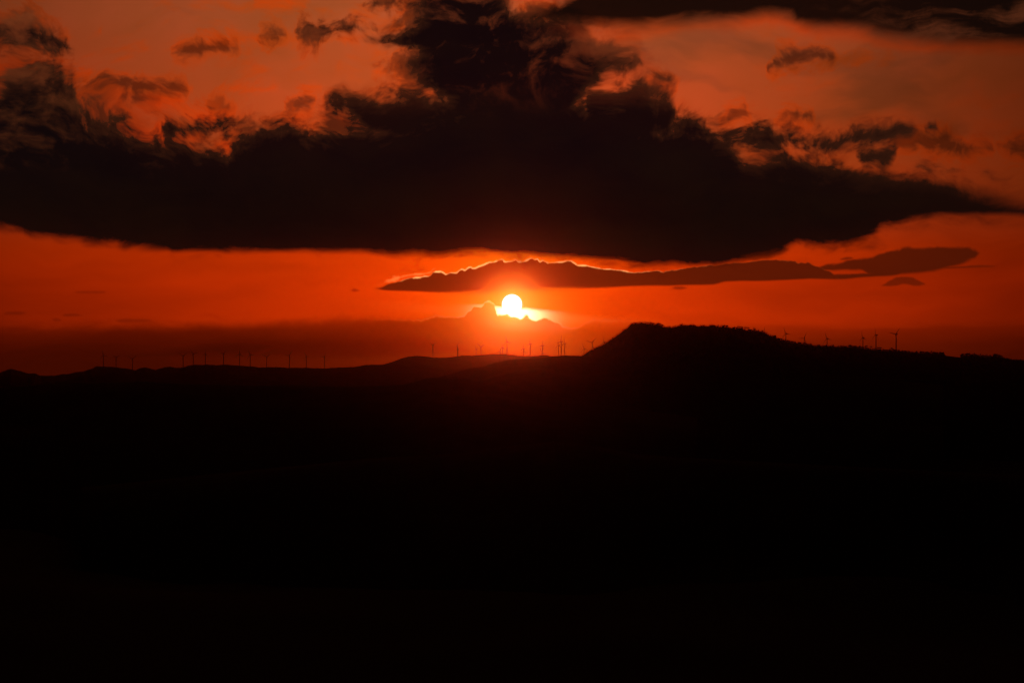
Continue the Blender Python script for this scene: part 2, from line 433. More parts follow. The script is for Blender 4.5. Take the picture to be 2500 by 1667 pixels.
# patches of thin cloud that the sun reaches from below
lits = [blob([(70, 66), (90, 54), (108, 52)], [(70, 76), (90, 78), (108, 66)]),
        blob([(140, 84), (160, 74), (180, 92)], [(140, 96), (160, 104), (180, 104)]),
        blob([(200, 92), (222, 80), (242, 66)], [(200, 104), (222, 98), (242, 88)]),
        blob([(128, 196), (170, 172), (222, 166)], [(128, 224), (170, 206), (222, 190)]),
        blob([(215, 222), (300, 214), (380, 208), (470, 212)], [(215, 238), (300, 240), (380, 232), (470, 222)]),
        blob([(440, 116), (500, 104), (560, 106)], [(440, 124), (500, 122), (560, 118)]),
        blob([(560, 84), (640, 86), (720, 88), (800, 90), (890, 82)], [(560, 90), (640, 100), (720, 108), (800, 110), (890, 94)]),
        blob([(630, -10), (690, -12), (750, -10)], [(630, 10), (690, 22), (750, 12)]),
        blob([(545, 216), (570, 208), (640, 214), (670, 200)], [(545, 224), (570, 226), (640, 230), (670, 226)]),
        blob([(745, 216), (765, 206), (785, 210)], [(745, 232), (765, 232), (785, 222)]),
        blob([(1876, 178), (1930, 168), (2000, 154), (2060, 140), (2180, 140)], [(1876, 196), (1930, 184), (2000, 164), (2060, 150), (2180, 152)]),
        blob([(910, 178), (925, 172), (945, 174)], [(910, 184), (925, 184), (945, 179)]),
        blob([(1280, 22), (1320, 12), (1360, 10)], [(1280, 26), (1320, 24), (1360, 16)])]
la = sm(union(lits, 6.0) + (NA * .5 + NB * .8 + ND * .5) * 18.0, -16.0, 16.0)
over((SKY_R * 1.32, SKY_G * .84, SKY_B * .28), la * .75)
# thin scraps and the veil of torn edges first
sa = sm(soft, -16.0, 18.0)
sf = sm(soft, -34.0, -4.0) * (1.0 - sa)
over((SKY_R * 1.22, SKY_G * .80, SKY_B * .3), sf * 0.8)
over((SKY_R * 0.20 + .012, SKY_G * 0.18 + .003, SKY_B * .2 + .001), sa * 0.85)
# a thin brown veil hangs about the torn edges
va = sm(main_deck + torn + (NG * .8 + NB * .5) * 34.0, -75.0, 6.0) * kk
over((SKY_R * .48, SKY_G * .46, SKY_B * .5), va * .5)
# the lit fringe, stronger at the left
fk = level(TX, [(-400, .9), (0, .9), (450, .8), (900, .45), (1500, .35), (2352, .25)], 1.0)
df = sm(deck, -42.0, -6.0) * sm(NA + NB * .5, -.6, .5)
over((SKY_R * 1.15, SKY_G * .72, SKY_B * .3), df * fk * (1.0 - sm(Y, sky_px((1250, 400))[1], sky_px((1250, 520))[1])))
# the dark body
wide = lerp(30.0, level(TX, [(-400, 27), (0, 27), (500, 20), (900, 24), (1500, 22), (1900, 17), (2352, 14)], 40.0), kk)
da = sm(deck / wide, -1.0, 1.1)
holes = sm(NA * .7 + NS * .4 + NB * .5, -0.25, .8) * top
leftb = (1.0 - sm(X, -1130.0, -880.0)) * (1.0 - sm(Y, sky_px((100, 385))[1], sky_px((100, 425))[1])) * sm(NA * .8 + NB * .35 + NS * .2, -.3, .8)
edgeb = 1.0 - sm(deck, 4.0, 60.0)
upb = 1.0 - sm(Y, sky_px((1250, 330))[1], sky_px((1250, 560))[1])
low_edge = 1.0 - sm(bank, 0.0, 130.0)
bg = ex(D * (-1.0 / 300.0)) * low_edge
mot = mx(NA * .6 + NS * .5 + NG * .4, -.9) * .0016 * sm(deck, 10.0, 80.0)
over((DARK[0] + mot + edgeb * upb * .026 + holes * .055 + leftb * .055 + bg * .012, DARK[1] + mot * .4 + edgeb * upb * .0065 + holes * .013 + leftb * .013, DARK[2] + upb * .0008 + edgeb * upb * .0015 + holes * .004 + leftb * .003),
     da * (0.997 - holes * .2))
# the top right streak
ta = sm(strk, -34.0, 40.0)
over((SKY_R * 1.25, SKY_G * .66, SKY_B * .25), sm(strk, -60.0, -10.0) * (1.0 - ta) * sm(X, 60.0, 420.0) * .7)
tt = sm(X, 560.0, 1200.0) * sm(NS + NA * .6, -.2, .9)
over((DARK[0] + tt * .07, DARK[1] + tt * .017, DARK[2] + tt * .006), ta * (0.985 - tt * .15))

marks = union([blob([(5, 764), (30, 761), (60, 763)], [(5, 767), (30, 768), (60, 766)]),
               blob([(155, 770), (180, 766), (197, 769)], [(155, 771), (180, 772), (197, 771)]),
               blob([(125, 781), (140, 778), (152, 781)], [(125, 782), (140, 784), (152, 783)]),
               blob([(290, 783), (320, 779), (370, 781)], [(290, 785), (320, 786), (370, 783)]),
               blob([(190, 713), (225, 711.5), (260, 713)], [(190, 714), (225, 715), (260, 714)])], 2.0)
over((SKY_R * .55, SKY_G * .6, SKY_B), sm(marks + NB * 2.0, -5.0, 4.0) * .75)

# torn lower fringe near the sun
tf = sm(NB * 0.9 + NS * 0.7 - (m('ABSOLUTE', bank_below + 6.0)) / 15.0, -0.5, 0.8) * level(TX, [(0, 0), (900, 0), (960, .7), (1300, .6), (1500, .8), (1900, .7), (2100, .3), (2200, 0)], 1.0)
over((0.07 + SKY_R * .12, 0.006 + SKY_R * .006, 0.0), tf * 0.65)

# --- outside the stretch of sky the photo shows: dim evening sky
sky = NT.nodes.new('ShaderNodeTexSky'); sky.sky_type = 'NISHITA'
sky.sun_disc = False
sky.sun_elevation = SUN_EL
sky.sun_rotation = SUN_AZ
sky.air_density = 2.0
sky.dust_density = 4.0
front = (1.0 - sm(m('ABSOLUTE', X), 1500.0, 2600.0)) * sm(Y, -1900.0, -1050.0)
cc = NT.nodes.new('ShaderNodeCombineColor')
for i, c in enumerate((R, G, B)):
    put(cc.inputs[i], mx(c * front * GAIN, 0.0))
bg1 = NT.nodes.new('ShaderNodeBackground')
NT.links.new(cc.outputs[0], bg1.inputs['Color'])
bg1.inputs['Strength'].default_value = 1.0
tint = NT.nodes.new('ShaderNodeMix'); tint.data_type = 'RGBA'; tint.blend_type = 'MULTIPLY'
tint.inputs[0].default_value = 1.0
NT.links.new(sky.outputs[0], tint.inputs[6])
tint.inputs[7].default_value = (1.0, 0.35, 0.15, 1)
bg2 = NT.nodes.new('ShaderNodeBackground')
NT.links.new(tint.outputs[2], bg2.inputs['Color'])
put(bg2.inputs['Strength'], (1.0 - front) * 0.03)
ad = NT.nodes.new('ShaderNodeAddShader')
NT.links.new(bg1.outputs[0], ad.inputs[0]); NT.links.new(bg2.outputs[0], ad.inputs[1])
wo = NT.nodes.new('ShaderNodeOutputWorld')
NT.links.new(ad.outputs[0], wo.inputs['Surface'])

# ------------------------------------------------------------------ sun
sun_d = bpy.data.lights.new('sun', 'SUN')
sun_d.energy = 0.45
sun_d.angle = math.radians(0.5)
sun_d.color = (1.0, 0.045, 0.004)
sun = bpy.data.objects.new('sun', sun_d)
sun.rotation_euler = (-(math.pi / 2 - SUN_EL), 0, -SUN_AZ)
sun.location = (0, 0, 900)
COL.objects.link(sun)


# ------------------------------------------------------------------ materials
def material(name, base, rough=0.9, var=0.4, scale=0.02, metallic=0.0):
    mt = bpy.data.materials.new(name); mt.use_nodes = True
    t = mt.node_tree
    b = t.nodes['Principled BSDF']
    b.inputs['Roughness'].default_value = rough
    b.inputs['Metallic'].default_value = metallic
    b.inputs['Specular IOR Level'].default_value = 0.15
    n = t.nodes.new('ShaderNodeTexNoise'); n.inputs['Scale'].default_value = scale; n.inputs['Detail'].default_value = 6
    c = t.nodes.new('ShaderNodeTexCoord'); t.links.new(c.outputs['Object'], n.inputs['Vector'])
    r = t.nodes.new('ShaderNodeValToRGB')
    r.color_ramp.elements[0].position = 0.3; r.color_ramp.elements[1].position = 0.7
    r.color_ramp.elements[0].color = tuple(v * (1 - var) for v in base) + (1,)
    r.color_ramp.elements[1].color = tuple(v * (1 + var) for v in base) + (1,)
    t.links.new(n.outputs[0], r.inputs[0]); t.links.new(r.outputs[0], b.inputs['Base Color'])
    return mt


M_SCRUB = material('dry_scrub', (0.05, 0.045, 0.022), scale=0.012)
M_WOOD = material('pine_wood_floor', (0.038, 0.042, 0.018), scale=0.02)
M_FIELD = material('valley_fields', (0.06, 0.05, 0.025), scale=0.004)
M_LEAF = material('pine_needles', (0.035, 0.05, 0.018), scale=0.6)
M_BARK = material('pine_bark', (0.07, 0.045, 0.03), scale=1.5)
M_STEEL = material('painted_steel', (0.55, 0.55, 0.53), rough=0.45, var=0.05, scale=0.3)
M_BLADE = material('painted_blade', (0.6, 0.6, 0.58), rough=0.4, var=0.04, scale=0.3)


# ------------------------------------------------------------------ helpers
def link(name, mesh, mat=None, parent=None, smooth=False):
    o = bpy.data.objects.new(name, mesh); COL.objects.link(o)
    if mat is not None: mesh.materials.append(mat)
    if parent is not None: o.parent = parent
    if smooth:
        for p in mesh.polygons: p.use_smooth = True
    return o


def tag(o, label=None, cat=None, group=None, kind=None):
    if label: o['label'] = label
    if cat: o['category'] = cat
    if group: o['group'] = group
    if kind: o['kind'] = kind
    return o


def mesh_from(name, v, f):
    me = bpy.data.meshes.new(name); me.from_pydata([tuple(map(float, p)) for p in v], [], f); me.update()
    return me


def grid_mesh(name, P):
    """P: rows x cols x 3"""
    r, c, _ = P.shape
    me = bpy.data.meshes.new(name)
    idx = np.arange(r * c).reshape(r, c)
    q = np.stack([idx[:-1, :-1], idx[:-1, 1:], idx[1:, 1:], idx[1:, :-1]], -1).reshape(-1, 4)
    me.from_pydata(P.reshape(-1, 3).tolist(), [], q.tolist()); me.update()
    return me


_tab = np.random.RandomState(11).rand(256, 256)


def vnoise(x, y):
    xi, yi = np.floor(x).astype(int), np.floor(y).astype(int)
    fx, fy = x - xi, y - yi
    fx, fy = fx * fx * (3 - 2 * fx), fy * fy * (3 - 2 * fy)
    g = lambda a, b: _tab[a & 255, b & 255]
    return (g(xi, yi) * (1 - fx) + g(xi + 1, yi) * fx) * (1 - fy) + (g(xi, yi + 1) * (1 - fx) + g(xi + 1, yi + 1) * fx) * fy


def fbm(x, y, o=5, gain=0.5):
    s, a, t = 0.0, 1.0, 0.0
    for i in range(o):
        s = s + a * (vnoise(x * 2 ** i + 17.3 * i, y * 2 ** i + 5.1 * i) - 0.5); t += a; a *= gain
    return s / t * 2


# ------------------------------------------------------------------ ground
gr_r = np.concatenate([np.linspace(0, 400, 14), np.geomspace(440, 24000, 110)])
gr_a = np.linspace(0, 2 * np.pi, 361)
RR, AA = np.meshgrid(gr_r, gr_a, indexing='ij')
GX, GY = RR * np.sin(AA), RR * np.cos(AA)


def ground_z(x, y):
    r = np.hypot(x, y)
    base = 195 + 45 * fbm(x / 2600, y / 2600, 6) + 18 * fbm(x / 500 + 9, y / 500, 4)
    base = base + np.clip((r - 12000) / 12000, 0, 1) * 120
    knoll = CAMZ - 1.7 - 0.33 * r + 3 * fbm(x / 60, y / 60, 3) * np.clip(r / 40, 0, 1)
    k = 30.0
    return np.maximum(base, knoll) + k * np.exp(-np.abs(base - knoll) / k) * 0.25 * (r > 60)


GZ = ground_z(GX, GY)
ground = link('ground', grid_mesh('ground', np.stack([GX, GY, GZ], -1)), M_FIELD, smooth=True)
tag(ground, 'black valley floor filling the bottom of the view below the hills', 'ground', kind='structure')


# ------------------------------------------------------------------ hills
class Ridge:
    """a ridge whose crest follows a traced skyline; distances in metres"""
    def __init__(self, crest, dist, front, back, gully, jag=0.0, seed=0.0):
        self.cx = np.array([p[0] for p in crest], float); self.cy = np.array([p[1] for p in crest], float)
        self.dx = np.array([p[0] for p in dist], float); self.dd = np.array([p[1] for p in dist], float)
        self.front, self.back, self.gully, self.jag, self.seed = front, back, gully, jag, seed

    def az(self, px): return np.arctan((px - CX) / F)

    def crest(self, px):
        """distance and height of the crest at a photo column"""
        px = np.asarray(px, float)
        row = np.interp(px, self.cx, self.cy)
        row = row + self.jag * fbm(px / 9.0 + self.seed, px * 0 + self.seed, 4, .7)
        d = np.interp(px, self.dx, self.dd)
        a = self.az(px)
        return d, CAMZ + d * np.cos(a) * (HOR - row) / F

    def z(self, px, t):
        """height t metres behind (+) or before (-) the crest"""
        d, zc = self.crest(px)
        sl = np.where(t > 0, self.back, self.front)
        at = np.abs(t)
        drop = sl * at * at / (at + 120.0)
        a = self.az(px)
        x, y = (d + t) * np.sin(a), (d + t) * np.cos(a)
        g = self.gully * np.clip(at / 500.0, 0, 1) * fbm(x / 420 + self.seed, y / 900 + self.seed, 5)
        return zc - drop + np.minimum(g, drop * 0.6)

    def build(self, x0, x1, step, mat, label):
        px = np.arange(x0, x1 + step, step)
        t = np.concatenate([-np.geomspace(2600, 12, 30), [-6, 0, 6], np.geomspace(12, 2000, 18)])
        T, PX = np.meshgrid(t, px, indexing='ij')
        d, _ = self.crest(PX)
        a = self.az(PX)
        Z = np.maximum(self.z(PX, T), 60.0)
        P = np.stack([(d + T) * np.sin(a), (d + T) * np.cos(a), Z], -1)
        o = link('hill', grid_mesh('hill', P[::-1]), mat, smooth=True)
        tag(o, label, 'hill', kind='structure')
        return o

    def place(self, px, t=0.0):
        d, _ = self.crest(px); a = self.az(px)
        return float((d + t) * math.sin(a)), float((d + t) * math.cos(a)), float(self.z(np.array([px]), np.array([t]))[0])

    def behind(self, px, row):
        """spot on or behind the crest whose ground shows at a photo row"""
        a = float(self.az(px)); d = float(self.crest(px)[0])
        best = None
        for t in np.arange(0, 1500, 4.0):
            x, y, z = self.place(px, t)
            r = HOR - (z - CAMZ) / y * F
            if r >= row: return x, y, z, t
            best = (x, y, z, t)
        return best


far = Ridge([(-700, 915), (-400, 905), (-150, 912), (0, 909), (27, 900), (47, 905), (67, 911), (87, 912), (98, 916.5), (134, 917), (152, 913), (170, 913), (181, 909.6), (206, 905.6), (224, 900), (237, 894), (253, 894), (289, 896.6), (311, 899.5), (322, 902), (331, 903.5), (343, 898), (354, 897), (365, 899), (380, 902.7), (401, 896), (416, 895), (430, 898.4), (448, 896.6), (459, 893), (477, 890), (506, 890), (524, 891), (557, 890.5), (586, 892.6), (615, 894.4), (636, 896.6), (672, 896), (705, 897.7), (745, 897.7), (792, 898.8), (821, 897), (850, 896), (872, 894.4), (897, 890), (930, 890.5), (959, 883), (977, 875), (995, 870), (1026, 867.7), (1056, 871.6), (1085, 873), (1107, 870), (1125, 867), (1158, 867), (1183, 865), (1208, 863), (1230, 864.4), (1252, 866), (1273, 869), (1302, 868), (1327, 866), (1346, 869), (1400, 870), (1500, 868), (1700, 866), (2000, 872), (2300, 876), (2600, 880), (3200, 890)],
            [(-700, 11200), (0, 11000), (850, 11500), (1000, 12300), (1150, 12500), (1500, 12200), (3200, 12000)], 0.20, 0.16, 70, jag=1.3, seed=3.0)
far.build(-700, 3200, 2.2, M_SCRUB, 'long low hill ridge on the skyline carrying most of the wind turbines')
mid = Ridge([(300, 1010), (700, 985), (900, 965), (1000, 945), (1078, 919), (1110, 910), (1143, 899.5), (1183, 894), (1204, 887), (1241, 878.5), (1277, 876), (1313, 873), (1342, 872.4), (1360, 869), (1378, 867), (1400, 867.7), (1440, 869), (1600, 880), (1900, 900), (2300, 940)],
            [(300, 5400), (1250, 5600), (2300, 5900)], 0.18, 0.2, 60, jag=0.8, seed=8.0)
mid.build(300, 2300, 2.2, M_SCRUB, 'dim hill spur under the sun in front of the far ridge')
low = Ridge([(-700, 930), (-200, 925), (0, 945), (110, 938), (199, 932), (280, 934), (361, 930), (470, 936), (600, 940), (700, 938), (825, 943), (951, 941), (988, 937.5), (1013, 932), (1042, 923), (1060, 921), (1085, 923.7), (1132, 922), (1200, 935), (1300, 955), (1450, 985), (1700, 1020)],
            [(-700, 4600), (400, 4500), (1100, 4400), (1700, 4200)], 0.17, 0.22, 60, jag=0.9, seed=14.0)
low.build(-700, 1700, 2.4, M_SCRUB, 'black lower hill at the left below the turbine ridge')
fore = Ridge([(200, 1190), (600, 1150), (900, 1120), (1150, 1105), (1270, 1085), (1350, 1078), (1430, 1085), (1560, 1110), (1900, 1130), (2300, 1150), (2800, 1180)],
             [(200, 3000), (1300, 3200), (2800, 2900)], 0.2, 0.25, 50, jag=1.2, seed=21.0)
fore.build(200, 2800, 3.0, M_WOOD, 'black rounded foothill low in the middle of the valley')

TREETOPS = [(1418, 869), (1436, 856), (1454, 849), (1476, 838), (1494, 825.4), (1512, 812.7), (1530, 800), (1541, 789), (1549, 786.5), (1559, 785.5), (1570, 784.5), (1584, 787), (1602, 789), (1612, 790), (1620, 794.6), (1642, 796), (1650, 794), (1657, 791), (1675, 790), (1690, 791), (1704, 792.5), (1740, 792.5), (1776, 795), (1802, 800), (1831, 803.7), (1856, 805.5), (1867, 809), (1885, 818), (1903, 825), (1925, 831), (1957, 836), (1993, 841.6), (2030, 842.7), (2084, 842.7), (2102, 846), (2138, 850.7), (2156, 853), (2185, 853.6), (2210, 854), (2236, 857), (2301, 859.7), (2306, 860), (2351, 864), (2373, 863), (2395, 866.5), (2431, 866), (2445, 868), (2463, 874), (2500, 876.7), (2700, 884), (3000, 905), (3300, 930)]
NOTCH = [(2301, 0.0), (2307, 1.0), (2343, 1.0), (2350, 0.0)]


def wood_ground():
    out = []
    for x, y in TREETOPS: out.append((x, y + (2.2 if x < 1545 else 4.0)))
    out += [(2309, 868), (2325, 870), (2343, 872), (2348, 871)]
    out = [(1240, 930), (1330, 897), (1390, 879)] + out
    return sorted(out)


wood = Ridge(wood_ground(), [(1240, 6000), (1418, 5900), (1560, 5700), (1870, 5900), (2200, 6500), (2500, 6700), (3300, 7000)], 0.24, 0.2, 80, jag=0.5, seed=30.0)
wood.build(1240, 3300, 2.0, M_WOOD, 'big flat-topped wooded hill rising right of the sun')


# ------------------------------------------------------------------ wind turbines
HUB, BL = 46.0, 22.5            # hub height and blade length


def ring(v, c, rx, rz, n, axis_u, axis_v):
    s = len(v)
    for k in range(n):
        a = 2 * math.pi * k / n
        v.append([c[i] + axis_u[i] * rx * math.cos(a) + axis_v[i] * rz * math.sin(a) for i in range(3)])
    return s


def loft(rings, n, cap=True):
    f = []
    for a, b in zip(rings[:-1], rings[1:]):
        for k in range(n):
            f.append((a + k, a + (k + 1) % n, b + (k + 1) % n, b + k))
    if cap:
        f.append(tuple(rings[0] + k for k in range(n))[::-1]); f.append(tuple(rings[-1] + k for k in range(n)))
    return f


EXU, EYU, EZU = (1, 0, 0), (0, 1, 0), (0, 0, 1)


def tower_mesh():
    v = []; rs = []
    for z, r in ((-6, 1.75), (0, 1.75), (0.6, 1.75), (0.62, 1.6), (15, 1.42), (30, 1.2), (HUB - 2.2, 0.98), (HUB - 1.5, 1.1)):
        rs.append(ring(v, (0, 0, z), r, r, 16, EXU, EYU))
    return mesh_from('tower', v, loft(rs, 16))


def nacelle_mesh():
    v = []; rs = []
    for y, w, h, z in ((-1.7, 0.9, 0.9, 0), (-1.2, 1.25, 1.3, 0), (2.5, 1.35, 1.5, .05), (5.5, 1.25, 1.35, .15), (6.6, .8, .9, .3)):
        s = len(v)
        for k in range(12):
            a = 2 * math.pi * k / 12
            ca, sa = math.cos(a), math.sin(a)
            v.append([w * math.copysign(abs(ca) ** .6, ca), y, HUB + z + h * math.copysign(abs(sa) ** .6, sa)])
        rs.append(s)
    return mesh_from('nacelle', v, loft(rs, 12))


def hub_mesh():
    v = []; rs = []
    for y, r in ((0.9, 0.95), (0.2, 1.1), (-0.6, 1.0), (-1.3, 0.6), (-1.6, 0.15)):
        rs.append(ring(v, (0, y, 0), r, r, 14, EXU, EZU))
    return mesh_from('hub', v, loft(rs, 14))


def blade_mesh():
    v = []; rs = []
    for z, ch, th, tw in ((0.4, .9, .9, 0), (1.6, 1.0, .8, .1), (4.5, 2.1, .5, .25), (9, 1.65, .36, .14), (15, 1.2, .24, .06), (20, .8, .15, .02), (22, .45, .09, 0), (BL, .12, .04, 0)):
        s = len(v)
        for k in range(10):
            a = 2 * math.pi * k / 10
            x, y = ch * .5 * math.cos(a) + ch * 0.12, th * .5 * math.sin(a)
            v.append([x * math.cos(tw) - y * math.sin(tw), x * math.sin(tw) + y * math.cos(tw), z])
        rs.append(s)
    return mesh_from('blade', v, loft(rs, 10))


ME_T, ME_N, ME_H, ME_B = tower_mesh(), nacelle_mesh(), hub_mesh(), blade_mesh()
for me, mt in ((ME_T, M_STEEL), (ME_N, M_STEEL), (ME_H, M_BLADE), (ME_B, M_BLADE)):
    me.materials.append(mt)
    for p in me.polygons: p.use_smooth = True
tp = bpy.data.objects.new('wind_turbine', None)
proto = {}


def turbine(x, y, z, h, phi, fac, label, group):
    root = bpy.data.objects.new('wind_turbine', None); COL.objects.link(root)
    root.empty_display_size = 5
    s = h / HUB
    psi = math.acos(max(0.2, min(1.0, fac)))
    root.location = (x, y, z); root.scale = (s, s, s)
    root.rotation_euler = (0, 0, -psi - math.atan2(x, y))
    tag(root, label, 'wind turbine', group)
    for nm, me in (('tower', ME_T), ('nacelle', ME_N)):
        o = bpy.data.objects.new(nm, me); COL.objects.link(o); o.parent = root
    hub = bpy.data.objects.new('hub', ME_H); COL.objects.link(hub); hub.parent = root
    hub.location = (0, -2.6, HUB)
    hub.rotation_euler = (0, math.radians(phi), 0)
    for k in range(3):
        b = bpy.data.objects.new('blade', ME_B); COL.objects.link(b); b.parent = hub
        b.rotation_euler = (0, math.radians(120 * k), 0)
    return root


GL, GC, GRT = 'wind turbines on the left stretch of the far ridge', 'wind turbines on the far ridge below the sun', 'wind turbines behind the wooded hill'
# column of hub, row of hub, tower height in photo pixels, rotor angle, foreshortening, label
LEFT = [
    (252.6, 867.2, 26.5, -14, .95, 'leftmost wind turbine of all, standing on the flat-topped knoll'),
    (283.5, 872.3, 24.5, 60, .95, 'wind turbine just right of the leftmost one, two blades raised in a Y'),
    (323.5, 876.1, 26.5, 58, .95, 'wind turbine in the dip right of the flat-topped knoll, third from the left'),
    (447.2, 868.5, 27.5, 60, .9, 'Y-shaped wind turbine at the left end of the row of ten'),
    (472.0, 863.4, 28, 80, .9, 'wind turbine with one blade leaning far left, second in the row of ten'),
    (501.5, 864.3, 26.5, 3, .8, 'wind turbine with a blade straight up, third in the row of ten'),
    (545.8, 863.6, 28, 48, .85, 'wind turbine with a blade pointing upper right, fourth in the row of ten'),
    (585.3, 863.9, 28, 2, .9, 'wind turbine with an upright blade, fifth in the row of ten'),
    (610.9, 865.4, 28.5, -26, .9, 'wind turbine with a blade level to the right, sixth in the row of ten'),
    (651.3, 871.3, 25.5, 54, .95, 'shorter wind turbine with blades in a wide Y, seventh in the row of ten'),
    (706.5, 867.9, 29, 32, .95, 'wind turbine with a blade level to the left, eighth in the row of ten'),
    (747.8, 869.9, 27.5, -27, .9, 'wind turbine with a blade level to the right, ninth in the row of ten'),
    (792.0, 871.3, 27.5, 34, .8, 'wind turbine closing the right end of the row of ten'),
]
CENT = [
    (1056.8, 842.5, 29, 64, .75, 'lone wind turbine at the left of those below the sun, on the rounded hump'),
    (1116.7, 845.7, 28, 28, .8, 'wind turbine with a level left blade, above a smaller one in line with it'),
    (1118.2, 855.0, 28, 175, .4, 'half hidden wind turbine in line below the one with a level left blade'),
    (1162.6, 852.0, 28, -5, .5, 'low wind turbine with an upright blade left of a Y-shaped one'),
    (1174.5, 846.3, 29, 66, .85, 'Y-shaped wind turbine on the long crest below the low bank of cloud'),
    (1221.3, 858.4, 28, 20, .8, 'wind turbine of which only hub and blades clear the crest below the sun'),
    (1227.4, 848.2, 29, -6, .6, 'wind turbine with a tall upright blade, left neighbour of the one under the sun'),
    (1237.9, 833.6, 30.5, -12, .75, 'tall wind turbine almost straight below the sun'),
    (1278.3, 851.4, 28, 13, .5, 'low wind turbine right of the sun, its blade leaning right'),
    (1294.4, 839.3, 30, 14, .5, 'slender wind turbine seen nearly edge-on right of the sun'),
    (1324.6, 843.8, 29, 20, .5, 'wind turbine on the small dome right of the sun'),
    (1324.2, 862.0, 28, -26, .85, 'wind turbine showing only its blades behind the small dome'),
    (1363.9, 842.2, 29, -3, .65, 'left wind turbine of the tight trio before the wooded hill'),
    (1370.3, 834.2, 32, 16, .6, 'tallest, middle wind turbine of the tight trio before the wooded hill'),
    (1378.6, 838.7, 30, 11, .5, 'right wind turbine of the tight trio before the wooded hill'),
    (1426.0, 850.8, 30, -17, .8, 'wind turbine half hidden at the foot of the wooded hill, left slope'),
    (1445.8, 836.0, 30, 45, .9, 'wind turbine with blades in a wide Y behind the left slope of the wooded hill'),
    (1474.7, 834.8, 30, 2, .6, 'wind turbine of which blades and nacelle peep over the steep left slope'),
]
RIGHT = [
    (1865.5, 811.5, 30, 17, .8, 'wind turbine of which one blade tip shows above the treetops of the plateau'),
    (1918.8, 814.2, 33, -19, .82, 'wind turbine with a level right blade where the plateau drops off'),
    (1963.4, 825.7, 31, 27, .9, 'short wind turbine with a level left blade on the descending crest'),
    (2019.3, 826.5, 33, -18, .8, 'wind turbine with a level right blade in the tree line, fourth from the right end'),
    (2106.9, 824.2, 34, -10, .62, 'wind turbine with a long blade down to the left, third from the right end'),
    (2138.8, 817.8, 35, -2, .5, 'wind turbine with an upright blade beside the umbrella pines, second from the right end'),
    (2187.9, 816.0, 37, 43, .75, 'rightmost wind turbine of all, tall with two blades raised'),
]


def put_turbines(lst, ridge, group):
    for hx, hy, tpx, phi, fac, label in lst:
        x, y, z, t = ridge.behind(hx, hy + tpx)
        # hub must show at (hx, hy): height from the spot's own distance
        hubz = CAMZ + y * (HOR - hy) / F
        turbine(x, y, z - 0.3, hubz - z + 0.3, phi, fac, label, group)


put_turbines(LEFT, far, GL)
put_turbines(CENT, far, GC)
put_turbines(RIGHT, wood, GRT)


# ------------------------------------------------------------------ trees
def clump(v, f, c, r, rng):
    """a ragged clump of small leaf faces about a point"""
    for _ in range(9):
        d = np.array([rng.gauss(0, 1) for _ in range(3)]); d /= np.linalg.norm(d) + 1e-6
        p = np.array(c) + d * r * rng.uniform(.3, 1.0)
        a = np.array([rng.gauss(0, 1) for _ in range(3)]); a /= np.linalg.norm(a) + 1e-6
        b = np.cross(a, d); b /= np.linalg.norm(b) + 1e-6
        w = r * rng.uniform(.45, .8)
        s = len(v)
        for q in (p - a * w, p + b * w * .6, p + a * w, p - b * w * .6): v.append(list(q))
        f.append((s, s + 1, s + 2, s + 3))


def limb(v, f, a, b, ra, rb, n=6):
    a, b = np.array(a, float), np.array(b, float)
    d = b - a; d /= np.linalg.norm(d)
    u = np.cross(d, (0.3, 1, .2)); u /= np.linalg.norm(u); w = np.cross(d, u)
    r0 = ring(v, a, ra, ra, n, u, w); r1 = ring(v, b, rb, rb, n, u, w)
    f += loft([r0, r1], n)


def tree_parts(kind, rng):
    """returns (trunk v,f), (crown v,f) for a tree about 1 unit high"""
    tv, tf, cv, cf = [], [], [], []
    bend = rng.uniform(-.04, .04)
    if kind == 'umbrella':
        limb(tv, tf, (0, 0, -.08), (bend, 0, .62), .035, .022)
        for k in range(6):
            a = 2 * math.pi * k / 6 + rng.uniform(-.3, .3)
            limb(tv, tf, (bend, 0, .58), (bend + .3 * math.cos(a), .3 * math.sin(a), .78), .014, .006, 5)
        for _ in range(46):
            a, q = rng.uniform(0, 2 * math.pi), math.sqrt(rng.random())
            clump(cv, cf, (bend + .42 * q * math.cos(a), .42 * q * math.sin(a), .74 + .2 * (1 - q * q) * rng.random() + .04 * rng.gauss(0, 1)), .085, rng)
    elif kind == 'round':
        limb(tv, tf, (0, 0, -.1), (bend, 0, .5), .04, .025)
        for k in range(5):
            a = 2 * math.pi * k / 5 + rng.uniform(-.3, .3)
            limb(tv, tf, (bend, 0, .3 + .05 * k), (bend + .24 * math.cos(a), .24 * math.sin(a), .5 + .08 * k), .016, .006, 5)
        for _ in range(56):
            d = np.array([rng.gauss(0, 1) for _ in range(3)]); d /= np.linalg.norm(d)
            q = rng.random() ** .4
            clump(cv, cf, (bend + d[0] * .42 * q, d[1] * .42 * q, .5 + d[2] * .46 * q), .12, rng)
    else:                       # loose, pointed pine
        limb(tv, tf, (0, 0, -.1), (bend, 0, .9), .035, .01)
        for k in range(10):
            a = 2.4 * k; z = .25 + .06 * k
            limb(tv, tf, (bend * z, 0, z), (bend * z + (.36 - .03 * k) * math.cos(a), (.36 - .03 * k) * math.sin(a), z + .06), .01, .004, 5)
        for _ in range(52):
            z = rng.uniform(.06, .98); w = .38 * (1 - (z - .05) / 1.0) ** .7
            a, q = rng.uniform(0, 2 * math.pi), math.sqrt(rng.random())
            clump(cv, cf, (bend * z + w * q * math.cos(a), w * q * math.sin(a), z), .08, rng)
    return (tv, tf), (cv, cf)


